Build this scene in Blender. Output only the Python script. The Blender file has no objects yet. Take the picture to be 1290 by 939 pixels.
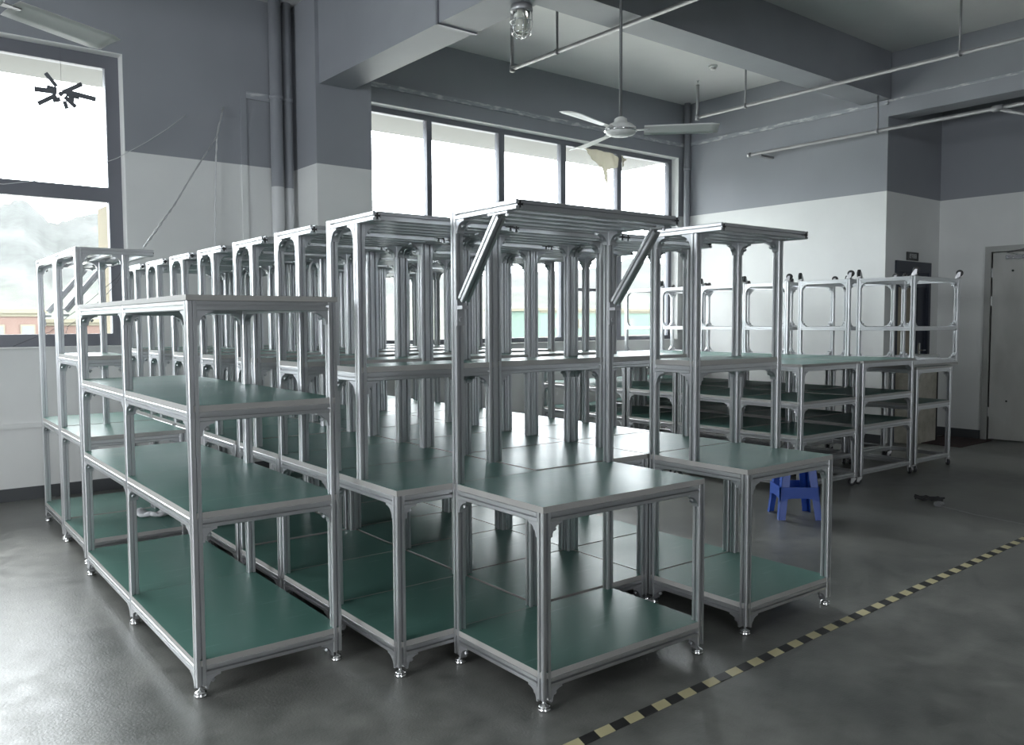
import bpy, bmesh, math, random
from mathutils import Vector, Matrix
random.seed(7)
SC = bpy.context.scene
COL = SC.collection
PI = math.pi

# ------------------------------------------------------------------ camera
YAW, PITCH, ROLL, FPX, EYE = math.radians(51.2133), math.radians(-3.395), math.radians(-0.2496), 1050.07, 1.5
RACK = math.radians(-1.147)          # the racks stand a touch out of square with the room
def cam_axes():
    f = Vector((math.cos(YAW)*math.cos(PITCH), math.sin(YAW)*math.cos(PITCH), math.sin(PITCH)))
    r = Vector((math.sin(YAW), -math.cos(YAW), 0)); u = r.cross(f)
    return r*math.cos(ROLL)+u*math.sin(ROLL), -r*math.sin(ROLL)+u*math.cos(ROLL), f
cr, cu, cf = cam_axes()
cd = bpy.data.cameras.new('camera'); cam = bpy.data.objects.new('camera', cd); COL.objects.link(cam)
cd.sensor_fit = 'HORIZONTAL'; cd.sensor_width = 36; cd.lens = FPX*36/1290; cd.clip_start = .05; cd.clip_end = 3000
M3 = Matrix((cr, cu, -cf)).transposed()
cam.matrix_world = Matrix.Translation((0, 0, EYE)) @ M3.to_4x4()
SC.camera = cam
# ------------------------------------------------------------------ exposure, world
SC.view_settings.view_transform = 'Standard'; SC.view_settings.look = 'None'
SC.view_settings.exposure = 0.3; SC.view_settings.gamma = 1; SC.view_settings.use_curve_mapping = False
SKY = 14.0
w = bpy.data.worlds.new('world'); SC.world = w; w.use_nodes = True
nt = w.node_tree; bg = nt.nodes['Background']
tc = nt.nodes.new('ShaderNodeTexCoord'); sp = nt.nodes.new('ShaderNodeSeparateXYZ'); rp = nt.nodes.new('ShaderNodeValToRGB')
nt.links.new(tc.outputs['Generated'], sp.inputs[0]); nt.links.new(sp.outputs['Z'], rp.inputs[0]); nt.links.new(rp.outputs[0], bg.inputs[0])
rp.color_ramp.elements[0].position = 0.0; rp.color_ramp.elements[0].color = (.90, .95, 1, 1)
rp.color_ramp.elements[1].position = .6; rp.color_ramp.elements[1].color = (1, 1, 1, 1)
bg.inputs[1].default_value = SKY
SC.cycles.use_adaptive_sampling = False; SC.cycles.max_bounces = 8; SC.cycles.diffuse_bounces = 5; SC.cycles.glossy_bounces = 5; SC.cycles.transparent_max_bounces = 12
SC.cycles.sample_clamp_indirect = 9
def portal(name, loc, rot, sx, sy):
    l = bpy.data.lights.new(name, 'AREA'); l.shape = 'RECTANGLE'; l.size = sx; l.size_y = sy
    l.cycles.is_portal = True
    o = bpy.data.objects.new(name, l); COL.objects.link(o); o.location = loc; o.rotation_euler = rot
WY, RX, DXW, YC, CE = 8.15, 9.87, 11.27, 5.07, 4.70    # window wall, right wall, door wall, recess face, ceiling
LX, BY = -7.0, -12.0
portal('window_portal', (7.03, WY+.16, 2.56), (-PI/2, 0, 0), 5.4, 2.75)
portal('window_portal', (-.15, WY+.16, 2.6), (-PI/2, 0, 0), 4.5, 2.7)
portal('window_portal', (-4.9, WY+.16, 2.6), (-PI/2, 0, 0), 3.4, 2.7)
portal('window_portal', (LX-.1, 2.75, 2.45), (0, -PI/2, 0), 2.0, 4.2)  # serves the added opening in the unseen left wall
portal('window_portal', (-3.25, BY-.1, 2.4), (PI/2, 0, 0), 4.5, 1.8)  # serves the added fill opening in the unseen back wall

# ------------------------------------------------------------------ materials
def mat(name, col, rough=.5, metal=0.0, spec=.5, **k):
    m = bpy.data.materials.new(name); m.use_nodes = True
    b = m.node_tree.nodes['Principled BSDF']
    b.inputs['Base Color'].default_value = (*col, 1); b.inputs['Roughness'].default_value = rough
    b.inputs['Metallic'].default_value = metal; b.inputs['Specular IOR Level'].default_value = spec
    for kk, v in k.items(): b.inputs[kk].default_value = v
    return m
def nodes(m): return m.node_tree, m.node_tree.nodes['Principled BSDF']
def noise(nt, scale, detail=4, stretch=None, coord='Object'):
    tc = nt.nodes.new('ShaderNodeTexCoord'); n = nt.nodes.new('ShaderNodeTexNoise')
    n.inputs['Scale'].default_value = scale; n.inputs['Detail'].default_value = detail
    if stretch:
        mp = nt.nodes.new('ShaderNodeMapping'); mp.inputs['Scale'].default_value = stretch
        nt.links.new(tc.outputs[coord], mp.inputs[0]); nt.links.new(mp.outputs[0], n.inputs[0])
    else: nt.links.new(tc.outputs[coord], n.inputs[0])
    return n
def ramp(nt, src, c0, c1, p0=.35, p1=.65):
    r = nt.nodes.new('ShaderNodeValToRGB'); e = r.color_ramp.elements
    e[0].position, e[1].position = p0, p1; e[0].color = (*c0, 1); e[1].color = (*c1, 1)
    nt.links.new(src, r.inputs[0]); return r
def vary(m, c0, c1, scale, r0=None, r1=None, bump=0, stretch=None, p0=.35, p1=.65, bscale=None, bdist=.01):
    nt, b = nodes(m); n = noise(nt, scale, 5, stretch); r = ramp(nt, n.outputs[0], c0, c1, p0, p1)
    nt.links.new(r.outputs[0], b.inputs['Base Color'])
    if r0 is not None:
        q = ramp(nt, n.outputs[0], (r0,)*3, (r1,)*3, p0, p1); nt.links.new(q.outputs[0], b.inputs['Roughness'])
    if bump:
        n2 = noise(nt, bscale or scale*4, 4, stretch); bp = nt.nodes.new('ShaderNodeBump')
        bp.inputs['Strength'].default_value = bump; bp.inputs['Distance'].default_value = bdist
        nt.links.new(n2.outputs[0], bp.inputs['Height']); nt.links.new(bp.outputs[0], b.inputs['Normal'])
    return m
ALU = mat('brushed_aluminium', (.66, .67, .685), .33, .9)
CAST = mat('cast_bracket_aluminium', (.55, .56, .58), .42, .8)
CHROME = mat('chromed_steel', (.82, .82, .83), .12, 1)
BLACK = mat('black_plastic', (.018, .018, .02), .45)
MATTOP = vary(mat('green_bench_mat', (.08, .26, .21), .3, 0, .18), (.078, .180, .154), (.090, .202, .172), 2.0, .31, .42, .3, None, p0=.2, p1=.8, bscale=260, bdist=.0008)
def scuffs(m):     # a few pale scuff marks worn into the mat
    nt, b = nodes(m)
    n = noise(nt, 14, 8, (.35, 2.4, 1)); r = ramp(nt, n.outputs[0], (0, 0, 0), (1, 1, 1), .62, .78)
    mx = nt.nodes.new('ShaderNodeMix'); mx.data_type = 'RGBA'
    src = b.inputs['Base Color'].links[0].from_socket
    mul = nt.nodes.new('ShaderNodeMath'); mul.operation = 'MULTIPLY'; mul.inputs[1].default_value = .22
    nt.links.new(r.outputs[0], mul.inputs[0]); nt.links.new(mul.outputs[0], mx.inputs['Factor'])
    nt.links.new(src, mx.inputs[6]); mx.inputs[7].default_value = (.35, .48, .44, 1)
    nt.links.new(mx.outputs[2], b.inputs['Base Color'])
scuffs(MATTOP)
EDGE = mat('grey_board_edge', (.38, .375, .36), .5)
UNDER = mat('pale_board_underside', (.42, .42, .40), .6)
def two_tone(name, low, high, z, rough=.6):
    m = mat(name, low, rough); nt, b = nodes(m)
    g = nt.nodes.new('ShaderNodeNewGeometry'); s = nt.nodes.new('ShaderNodeSeparateXYZ'); nt.links.new(g.outputs['Position'], s.inputs[0])
    c = nt.nodes.new('ShaderNodeMath'); c.operation = 'GREATER_THAN'; c.inputs[1].default_value = z; nt.links.new(s.outputs['Z'], c.inputs[0])
    n = noise(nt, 1.3, 5); r1 = ramp(nt, n.outputs[0], [v*.93 for v in low], low); r2 = ramp(nt, n.outputs[0], [v*.93 for v in high], high)
    mx = nt.nodes.new('ShaderNodeMix'); mx.data_type = 'RGBA'
    nt.links.new(c.outputs[0], mx.inputs['Factor']); nt.links.new(r1.outputs[0], mx.inputs[6]); nt.links.new(r2.outputs[0], mx.inputs[7])
    nt.links.new(mx.outputs[2], b.inputs['Base Color'])
    n2 = noise(nt, 60, 3); bp = nt.nodes.new('ShaderNodeBump'); bp.inputs['Strength'].default_value = .12; bp.inputs['Distance'].default_value = .003
    nt.links.new(n2.outputs[0], bp.inputs['Height']); nt.links.new(bp.outputs[0], b.inputs['Normal'])
    return m
WHITE, GREY = (.74, .75, .74), (.28, .293, .318)
WALL = two_tone('two_tone_wall_paint', WHITE, GREY, 3.07)
PIPEPAINT = two_tone('two_tone_pipe_paint', (.6, .61, .62), GREY, 2.87, .45)
GREYP = mat('grey_beam_paint', GREY, .6); vary(GREYP, [v*.9 for v in GREY], GREY, 1.5)
CEILP = vary(mat('pale_ceiling_paint', (.5, .5, .5), .7), (.58, .58, .58), (.63, .63, .625), 1.0)
PLASTER = mat('peeling_plaster', GREY, .7); vary(PLASTER, [v*1.15 for v in GREY], (.55, .56, .56), 7, p0=.5, p1=.62, stretch=(1, 1, 4))
SKIRT = mat('dark_skirting_paint', (.07, .075, .08), .5)
FRAME = mat('grey_window_frame', (.17, .175, .20), .45, .2)
SILLM = mat('white_window_reveal', (.72, .73, .72), .6)
def glass_mat():
    m = bpy.data.materials.new('window_glass'); m.use_nodes = True; nt = m.node_tree; nt.nodes.clear()
    o = nt.nodes.new('ShaderNodeOutputMaterial'); t = nt.nodes.new('ShaderNodeBsdfTransparent'); g = nt.nodes.new('ShaderNodeBsdfGlossy')
    t.inputs[0].default_value = (.95, .97, .97, 1); g.inputs['Roughness'].default_value = .02
    f = nt.nodes.new('ShaderNodeFresnel'); f.inputs[0].default_value = 1.25; mx = nt.nodes.new('ShaderNodeMixShader')
    nt.links.new(f.outputs[0], mx.inputs[0]); nt.links.new(t.outputs[0], mx.inputs[1]); nt.links.new(g.outputs[0], mx.inputs[2]); nt.links.new(mx.outputs[0], o.inputs[0])
    return m
GLASS = glass_mat()
FLOOR = mat('sealed_concrete_floor', (.12, .125, .12), .3, 0, .42)
def floor_nodes():
    nt, b = nodes(FLOOR)
    n = noise(nt, .9, 8); r = ramp(nt, n.outputs[0], (.125, .13, .125), (.22, .222, .21), .34, .66)
    n3 = noise(nt, 7, 8); r3 = ramp(nt, n3.outputs[0], (.72, .72, .72), (1.22, 1.22, 1.2), .3, .7)
    mx = nt.nodes.new('ShaderNodeMix'); mx.data_type = 'RGBA'; mx.blend_type = 'MULTIPLY'; mx.inputs['Factor'].default_value = 1
    nt.links.new(r.outputs[0], mx.inputs[6]); nt.links.new(r3.outputs[0], mx.inputs[7]); nt.links.new(mx.outputs[2], b.inputs['Base Color'])
    q = ramp(nt, n3.outputs[0], (.285,)*3, (.42,)*3, .35, .7); nt.links.new(q.outputs[0], b.inputs['Roughness'])
    n2 = noise(nt, 95, 4); n4 = noise(nt, 14, 4)
    a = nt.nodes.new('ShaderNodeMath'); a.operation = 'ADD'; nt.links.new(n2.outputs[0], a.inputs[0]); nt.links.new(n4.outputs[0], a.inputs[1])
    bp = nt.nodes.new('ShaderNodeBump'); bp.inputs['Strength'].default_value = .42; bp.inputs['Distance'].default_value = .003
    nt.links.new(a.outputs[0], bp.inputs['Height']); nt.links.new(bp.outputs[0], b.inputs['Normal'])
floor_nodes()

# ------------------------------------------------------------------ helpers
def obj(name, bm, m, parent=None, smooth=False, loc=None):
    me = bpy.data.meshes.new(name); bm.normal_update(); bm.to_mesh(me); bm.free()
    for x in (m if isinstance(m, (list, tuple)) else [m]): me.materials.append(x)
    if smooth:
        for p in me.polygons: p.use_smooth = True
    o = bpy.data.objects.new(name, me); COL.objects.link(o)
    if parent: o.parent = parent
    if loc: o.location = loc
    return o
def thing(name, label, cat, loc=(0, 0, 0), rotz=0, group=None):
    o = bpy.data.objects.new(name, None); COL.objects.link(o); o.empty_display_size = .1
    o.location = loc; o.rotation_euler = (0, 0, rotz); tag(o, label, cat, group); return o
def tag(o, label, cat, group=None):
    o['label'] = label; o['category'] = cat
    if group: o['group'] = group
    return o
def struct(name, bm, m, parent=None, **k):
    o = obj(name, bm, m, parent, **k); o['kind'] = 'structure'; return o
def box(bm, x0, x1, y0, y1, z0, z1, mi=0):
    v = [bm.verts.new(p) for p in ((x0,y0,z0),(x1,y0,z0),(x1,y1,z0),(x0,y1,z0),(x0,y0,z1),(x1,y0,z1),(x1,y1,z1),(x0,y1,z1))]
    fs = [bm.faces.new([v[i] for i in q]) for q in ((3,2,1,0),(4,5,6,7),(0,1,5,4),(1,2,6,5),(2,3,7,6),(3,0,4,7))]
    for f in fs: f.material_index = mi
    return fs
def frame_of(d):
    d = d.normalized(); a = Vector((0, 0, 1)) if abs(d.z) < .9 else Vector((1, 0, 0))
    u = a.cross(d).normalized(); return u, d.cross(u)
def prism_uv(bm, p0, p1, sec, u, v):
    a = [bm.verts.new(p0 + u*s + v*t) for s, t in sec]; b = [bm.verts.new(p1 + u*s + v*t) for s, t in sec]
    n = len(sec)
    for i in range(n): bm.faces.new((a[i], a[(i+1) % n], b[(i+1) % n], b[i]))
    bm.faces.new(a[::-1]); bm.faces.new(b)
def slot_section(s=.04):
    h = s/2; g, d, c = .0045, .0135, .003
    q = [(h, -h+c), (h, -g), (h-.0022, -g), (h-.0024, -.0088), (h-d, -.0035), (h-d, .0035), (h-.0024, .0088), (h-.0022, g), (h, g), (h, h-c)]
    out = []
    for k in range(4):
        co, si = math.cos(k*PI/2), math.sin(k*PI/2)
        out += [(x*co-y*si, x*si+y*co) for x, y in q]
    return out
SLOT = slot_section()
def prof(bm, p0, p1):
    p0, p1 = Vector(p0), Vector(p1); u, v = frame_of(p1-p0); prism_uv(bm, p0, p1, SLOT, u, v)
def tube(bm, pts, r, n=10, cap=True):
    pts = [Vector(p) for p in pts]; rings = []
    u = None
    for i, p in enumerate(pts):
        d = (pts[min(i+1, len(pts)-1)] - pts[max(i-1, 0)]).normalized()
        if u is None: u, v = frame_of(d)
        else: u = (u - d*u.dot(d)).normalized(); v = d.cross(u)
        rr = r[i] if isinstance(r, (list, tuple)) else r
        rings.append([bm.verts.new(p + (u*math.cos(2*PI*k/n) + v*math.sin(2*PI*k/n))*rr) for k in range(n)])
    for a, b in zip(rings, rings[1:]):
        for k in range(n): bm.faces.new((a[k], a[(k+1) % n], b[(k+1) % n], b[k]))
    if cap: bm.faces.new(rings[0][::-1]); bm.faces.new(rings[-1])
def lathe(bm, prf, c=(0, 0, 0), n=24, axis='Z'):
    c = Vector(c); rings = []
    for r, z in prf:
        ring = []
        for k in range(n):
            a = 2*PI*k/n
            p = Vector((r*math.cos(a), r*math.sin(a), z))
            if axis == 'X': p = Vector((p.z, p.x, p.y))
            if axis == 'Y': p = Vector((p.x, p.z, p.y))
            ring.append(bm.verts.new(c + p))
        rings.append(ring)
    for a, b in zip(rings, rings[1:]):
        for k in range(n): bm.faces.new((a[k], a[(k+1) % n], b[(k+1) % n], b[k]))
    bm.faces.new(rings[0][::-1]); bm.faces.new(rings[-1])
    bmesh.ops.recalc_face_normals(bm, faces=bm.faces[:])
def B(): return bmesh.new()
def K(x, y, z=0):
    return Vector((x*math.cos(RACK)-y*math.sin(RACK), x*math.sin(RACK)+y*math.cos(RACK), z))
def dup(o, parent=None):
    c = o.copy(); COL.objects.link(c)
    if parent: c.parent = parent
    for ch in list(o.children): dup(ch, c)
    return c
BRK = []
for k in range(7):
    a = PI/2*k/6; BRK.append((.058-.05*math.sin(a), .058-.05*math.cos(a)))
BRK = [(0, 0), (.058, 0)] + BRK + [(0, .058)]
def bracket(parent, p, u, v, w=.034):      # cast corner bracket sitting in the corner p, arms along u and v
    p, u, v = Vector(p), Vector(u), Vector(v); n = u.cross(v).normalized(); bm = B()
    prism_uv(bm, p-n*w/2, p+n*w/2, BRK, u, v); bmesh.ops.recalc_face_normals(bm, faces=bm.faces[:])
    q = p + (u+v)*.0305; d = (u+v).normalized()
    tube(bm, [q-d*.006, q+d*.005], .009, 8)
    return obj('corner_bracket', bm, CAST, parent)
def board(name, parent, x0, x1, y0, y1, z1, t=.025):
    bm = B(); fs = box(bm, x0, x1, y0, y1, z1-t, z1, 1)
    fs[1].material_index = 0; fs[0].material_index = 2
    return obj(name, bm, [MATTOP, EDGE, UNDER], parent)
def post(name, parent, x, y, z0, z1, foot=False):
    bm = B(); prof(bm, (x, y, z0), (x, y, z1)); o = obj(name, bm, ALU, parent)
    if foot:
        f = B(); lathe(f, [(.024, 0), (.026, .003), (.026, .010), (.021, .014), (.024, .017), (.024, .021), (.012, .026), (.006, .03), (.006, z0+.004)], (x, y, 0), 18)
        obj('levelling_foot', f, CHROME, o, True)
    return o
S = .04
def ring(name, parent, x0, x1, y0, y1, z, posts, skip=()):      # beams between corner posts, z = top of beam
    bm = B(); zc = z-S/2
    xa, xb, ya, yb = x0+S/2, x1-S/2, y0+S/2, y1-S/2
    prof(bm, (x0+S, ya, zc), (x1-S, ya, zc)); prof(bm, (x0+S, yb, zc), (x1-S, yb, zc))
    prof(bm, (xa, y0+S, zc), (xa, y1-S, zc)); prof(bm, (xb, y0+S, zc), (xb, y1-S, zc))
    return obj(name, bm, ALU, parent)
def ring_brackets(fr, x0, x1, y0, y1, zb):
    X, Y, Z = Vector((1, 0, 0)), Vector((0, 1, 0)), Vector((0, 0, -1))
    for xs, sx in ((x0, 1), (x1, -1)):
        for ys, sy in ((y0, 1), (y1, -1)):
            bracket(fr, (xs+sx*S, ys+sy*S/2, zb), X*sx, Z); bracket(fr, (xs+sx*S/2, ys+sy*S, zb), Y*sy, Z)

# ------------------------------------------------------------------ the room
def wall_with_openings(name, axis, pos, thick, a0, a1, z1, openings, m):
    """wall along axis ('X' or 'Y') at pos..pos+thick with rectangular openings (a,b,zlo,zhi)"""
    bm = B(); cuts = sorted(openings); cur = a0
    def bx(p, q, zl, zh):
        if q-p < 1e-4 or zh-zl < 1e-4: return
        lo, hi = min(pos, pos+thick), max(pos, pos+thick)
        if axis == 'X': box(bm, p, q, lo, hi, zl, zh)
        else: box(bm, lo, hi, p, q, zl, zh)
    for a, b, zl, zh in cuts:
        bx(cur, a, 0, z1); bx(a, b, 0, zl); bx(a, b, zh, z1); cur = b
    bx(cur, a1, 0, z1)
    return struct(name, bm, m)
bm = B(); box(bm, LX-.3, DXW+.3, BY-.3, WY+.3, -.2, 0); struct('floor', bm, FLOOR)
bm = B(); box(bm, LX-.3, DXW+.3, BY-.3, WY+.3, CE, CE+.2); struct('ceiling', bm, CEILP)
W1 = (-2.4, 2.07, 1.30, 3.93); W2 = (4.35, 9.72, 1.24, 3.92); W3 = (-6.6, -3.2, 1.30, 3.93)
wall_with_openings('wall_window', 'X', WY, .25, LX-.3, RX, CE, [W1, W2, W3], WALL)
wall_with_openings('wall_right', 'Y', RX, .2, YC, WY+.25, CE, [], WALL)
wall_with_openings('wall_recess', 'X', YC, .2, RX+.2, DXW+.25, CE, [(10.12, 11.02, 0, 2.25)], WALL)
wall_with_openings('wall_door', 'Y', DXW, .25, BY, YC, CE, [(3.40, 4.42, 0, 2.36)], WALL)
wall_with_openings('wall_left', 'Y', LX, -.25, BY, WY, CE, [(.65, 4.85, 1.45, 3.45)], WALL)  # unseen opening, added and sized to brighten the left side
wall_with_openings('wall_back', 'X', BY, -.25, LX, DXW, CE, [(-5.5, -1.0, 1.5, 3.3)], WALL)  # opening behind the camera, added for soft fill on front faces
# beams, column, ledges
bm = B(); box(bm, 3.73, 4.09, BY, WY, 3.84, CE); struct('trim_1', bm, GREYP)            # beam running to the column
bm = B(); box(bm, 3.69, 4.30, 7.62, WY, 0, CE); struct('trim_2', bm, WALL)              # column
bm = B(); box(bm, 4.09, RX, 5.05, 5.42, 4.15, CE); struct('trim_3', bm, GREYP)          # cross beam
bm = B(); box(bm, RX-.005, RX+.30, BY, YC, 3.95, 4.14); box(bm, RX+.03, RX+.30, BY, YC, 4.14, CE); struct('trim_4', bm, GREYP)
bm = B(); box(bm, LX, 3.73, 5.05, 5.42, 4.15, CE); struct('trim_5', bm, GREYP)
bm = B(); box(bm, 4.30, RX, WY-.025, WY, 4.08, 4.13); struct('trim_6', bm, PLASTER)      # rough plaster ledges
bm = B(); box(bm, RX-.025, RX, YC, WY-.025, 4.09, 4.14); struct('trim_7', bm, PLASTER)
bm = B(); box(bm, RX-.01, RX+.02, BY, YC, 4.12, 4.145); struct('trim_8', bm, PLASTER)
bm = B(); box(bm, 3.14, 3.20, WY-.012, WY, 0, 3.79); struct('trim_9', bm, WALL)          # chased conduit strips
bm = B(); box(bm, 3.20, 3.60, WY-.012, WY, 3.72, 3.79); struct('trim_10', bm, PLASTER)
bm = B(); box(bm, 3.72, 4.10, 5.53, 5.555, 3.828, 3.84); box(bm, 3.715, 3.73, 5.53, 5.555, 3.828, CE); struct('trim_11', bm, FRAME)
for nm, a in (('baseboard_window', (LX, 3.69, WY-.012, WY)), ('baseboard_right', (RX-.012, RX, YC, WY)), ('baseboard_recess', (11.02, DXW, YC-.012, YC)),
              ('baseboard_door', (DXW-.012, DXW, 4.50, YC-.012)), ('baseboard_left', (LX, LX+.012, BY, WY))):
    bm = B(); box(bm, a[0], a[1], a[2], a[3], 0, .11); struct(nm, bm, SKIRT)
bm = B(); box(bm, LX, 3.69, WY-.02, WY-.002, .62, .66); struct('trim_12', bm, WALL)

# windows
def bars(name, parent, rects, y0, y1, m):
    bm = B()
    for a in rects: box(bm, a[0], a[1], y0, y1, a[2], a[3])
    return obj(name, bm, m, parent)
def window(n, op, muls, rails, fw=.06, y=WY+.13):
    x0, x1, z0, z1 = op
    r = bpy.data.objects.new('window_%d' % n, None); COL.objects.link(r); r['kind'] = 'structure'; r.location = (x0, y, z0)
    inv = Matrix.Translation((-x0, -y, -z0))
    rect = [(x0, x1, z1-fw, z1), (x0, x1, z0, z0+fw), (x0, x0+fw, z0+fw, z1-fw), (x1-fw, x1, z0+fw, z1-fw)]
    outs = [bars('window_frame', r, rect, y, y+.08, FRAME)]
    for m, wd in muls: outs.append(bars('mullion', r, [(m-wd/2, m+wd/2, z0+fw, z1-fw)], y-.004, y+.075, FRAME))
    for a, b, z, hgt in rails: outs.append(bars('transom', r, [(a, b, z-hgt/2, z+hgt/2)], y-.002, y+.07, FRAME))
    xs = [x0+fw] + [m for m, _ in muls] + [x1-fw]
    for a, b in zip(xs, xs[1:]):
        zr = sorted([q[2] for q in rails if q[0] <= (a+b)/2 <= q[1]]); zz = [z0+fw] + zr + [z1-fw]
        for c, d in zip(zz, zz[1:]): outs.append(bars('window_pane', r, [(a, b, c, d)], y+.03, y+.036, GLASS))
    outs.append(bars('window_sill', r, [(x0, x1, z0-.0, z0+.012)], WY-.03, y-.002, SILLM))
    outs.append(bars('window_reveal', r, [(x0, x1, z1-.006, z1)], WY+.002, y-.002, SILLM))
    outs.append(bars('window_reveal', r, [(x1-.006, x1, z0+.012, z1-.006)], WY+.002, y-.002, SILLM))
    for o in outs: o.data.transform(inv)
window(1, W1, [(-.3, .07)], [(W1[0]+.12, W1[1]-.12, 2.68, .13)], .12)
window(2, W2, [(5.43, .07), (6.50, .09), (7.54, .09), (8.60, .09)], [(7.585, 8.555, 1.95, .04)], .07)
window(3, W3, [(-4.9, .07)], [(W3[0]+.12, W3[1]-.12, 2.68, .13)], .12)

# exterior
CONC = mat('weathered_concrete', (.10, .10, .095), .8)
bm = B(); box(bm, -9, 9.98, WY+.26, 9.50, 3.95, 4.10); o = struct('trim_13', bm, CONC)
bm = B(); box(bm, 1.99, 2.30, WY+.26, WY+.75, -3, 2.62); struct('trim_14', bm, mat('cream_pier_render', (.10, .082, .045), .8))
def hills():
    m = mat('wooded_hillside', (.1, .15, .12), .95); nt, b = nodes(m)
    g = nt.nodes.new('ShaderNodeNewGeometry'); s = nt.nodes.new('ShaderNodeSeparateXYZ'); nt.links.new(g.outputs['Position'], s.inputs[0])
    dv = nt.nodes.new('ShaderNodeMath'); dv.operation = 'DIVIDE'; dv.inputs[1].default_value = 60; nt.links.new(s.outputs['Z'], dv.inputs[0])
    r = nt.nodes.new('ShaderNodeValToRGB'); nt.links.new(dv.outputs[0], r.inputs[0]); e = r.color_ramp.elements
    e[0].position = .02; e[0].color = (.021, .028, .0135, 1); e[1].position = .22; e[1].color = (.0105, .0138, .0135, 1)  # distance haze is mixed into these greens; brighter vegetation lower down
    n = noise(nt, .5, 10); q = ramp(nt, n.outputs[0], (.5, .54, .55), (1.3, 1.3, 1.25), .38, .62)
    mx = nt.nodes.new('ShaderNodeMix'); mx.data_type = 'RGBA'; mx.blend_type = 'MULTIPLY'; mx.inputs['Factor'].default_value = 1
    nt.links.new(r.outputs[0], mx.inputs[6]); nt.links.new(q.outputs[0], mx.inputs[7]); nt.links.new(mx.outputs[2], b.inputs['Base Color'])
    prof_ = [(-.9, .09), (-.4, .12), (.01, .105), (.13, .121), (.15, .130), (.163, .119), (.172, .108), (.182, .107), (.197, .113), (.212, .118), (.235, .121), (.3, .12), (.45, .09), (.6, .058), (.64, .060), (.70, .064), (.73, .075), (.78, .06), (.9, .05), (.99, .05)]
    def ridge(s):
        for (a, ha), (b_, hb) in zip(prof_, prof_[1:]):
            if a <= s <= b_: return ha + (hb-ha)*(s-a)/(b_-a)
        return .05
    bm = B(); NA, ND = 420, 26; rows = []
    for i in range(NA):
        s = -.8 + 1.78*i/(NA-1); az = math.asin(s); h = ridge(s)
        row = []
        for j in range(ND):
            t = j/(ND-1); d = 110 + 230*t
            ang = -.03 + (h+.03)*(t**.85) + .004*math.sin(i*.22+j*.9)*t*(1-t)*4
            z = 1.5 + ang*d + random.uniform(-1, 1)*.35*(.4+t)
            row.append(bm.verts.new((math.sin(az)*d, math.cos(az)*d, z)))
        rows.append(row)
    for a, b_ in zip(rows, rows[1:]):
        for j in range(ND-1): bm.faces.new((a[j], b_[j], b_[j+1], a[j+1]))
    bmesh.ops.recalc_face_normals(bm, faces=bm.faces[:])
    o = obj('hillside', bm, m, None, True); o['kind'] = 'structure'
hills()
bm = B(); box(bm, -400, 400, WY+.3, 130, -6.2, -6); struct('ground', bm, mat('pale_outdoor_ground', (.30, .30, .28), .9))
def building(x0, x1, y0, y1, h, wall, label, floors, cols):
    t = thing('building', label, 'building', ((x0+x1)/2, y0, -6)); w_ = (x1-x0)/2
    bm = B(); box(bm, -w_, w_, 0, y1-y0, 0, h); obj('wall', bm, wall, t)
    bm = B(); box(bm, -w_-.3, w_+.3, -.3, y1-y0+.3, h, h+.3); obj('parapet', bm, CREAM, t)
    for f in range(floors):
        bm = B(); box(bm, -w_-.1, w_+.1, -.12, 0, (f+1)*h/floors-.25, (f+1)*h/floors); obj('floor_band', bm, CREAM, t)
        for c in range(cols):
            xc = -w_ + (c+.5)*2*w_/cols; zc = (f+.5)*h/floors
            bm = B(); box(bm, xc-.5, xc+.5, -.08, .02, zc-.55, zc+.55); fr = obj('window', bm, CREAM, t)
            bm = B(); box(bm, xc-.4, xc+.4, -.10, -.078, zc-.42, zc+.42); obj('pane', bm, WPANE, fr)
CREAM = mat('cream_render', (.085, .078, .055), .8); WPANE = mat('building_glass', (.05, .055, .06), .3)
BRICK = mat('terracotta_render', (.075, .047, .038), .85); MINT = mat('mint_screen', (.052, .085, .068), .7)
building(6.0, 12.0, 72, 82, 8.4, BRICK, 'terracotta building at the left edge of the view through the left window', 3, 3)
building(12.4, 34.0, 78, 88, 7.7, BRICK, 'long low terracotta building with cream bands seen below the hillside', 2, 7)
building(62.0, 92.0, 72, 82, 8.9, MINT, 'pale mint green building beyond the wide window', 3, 7)

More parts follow.
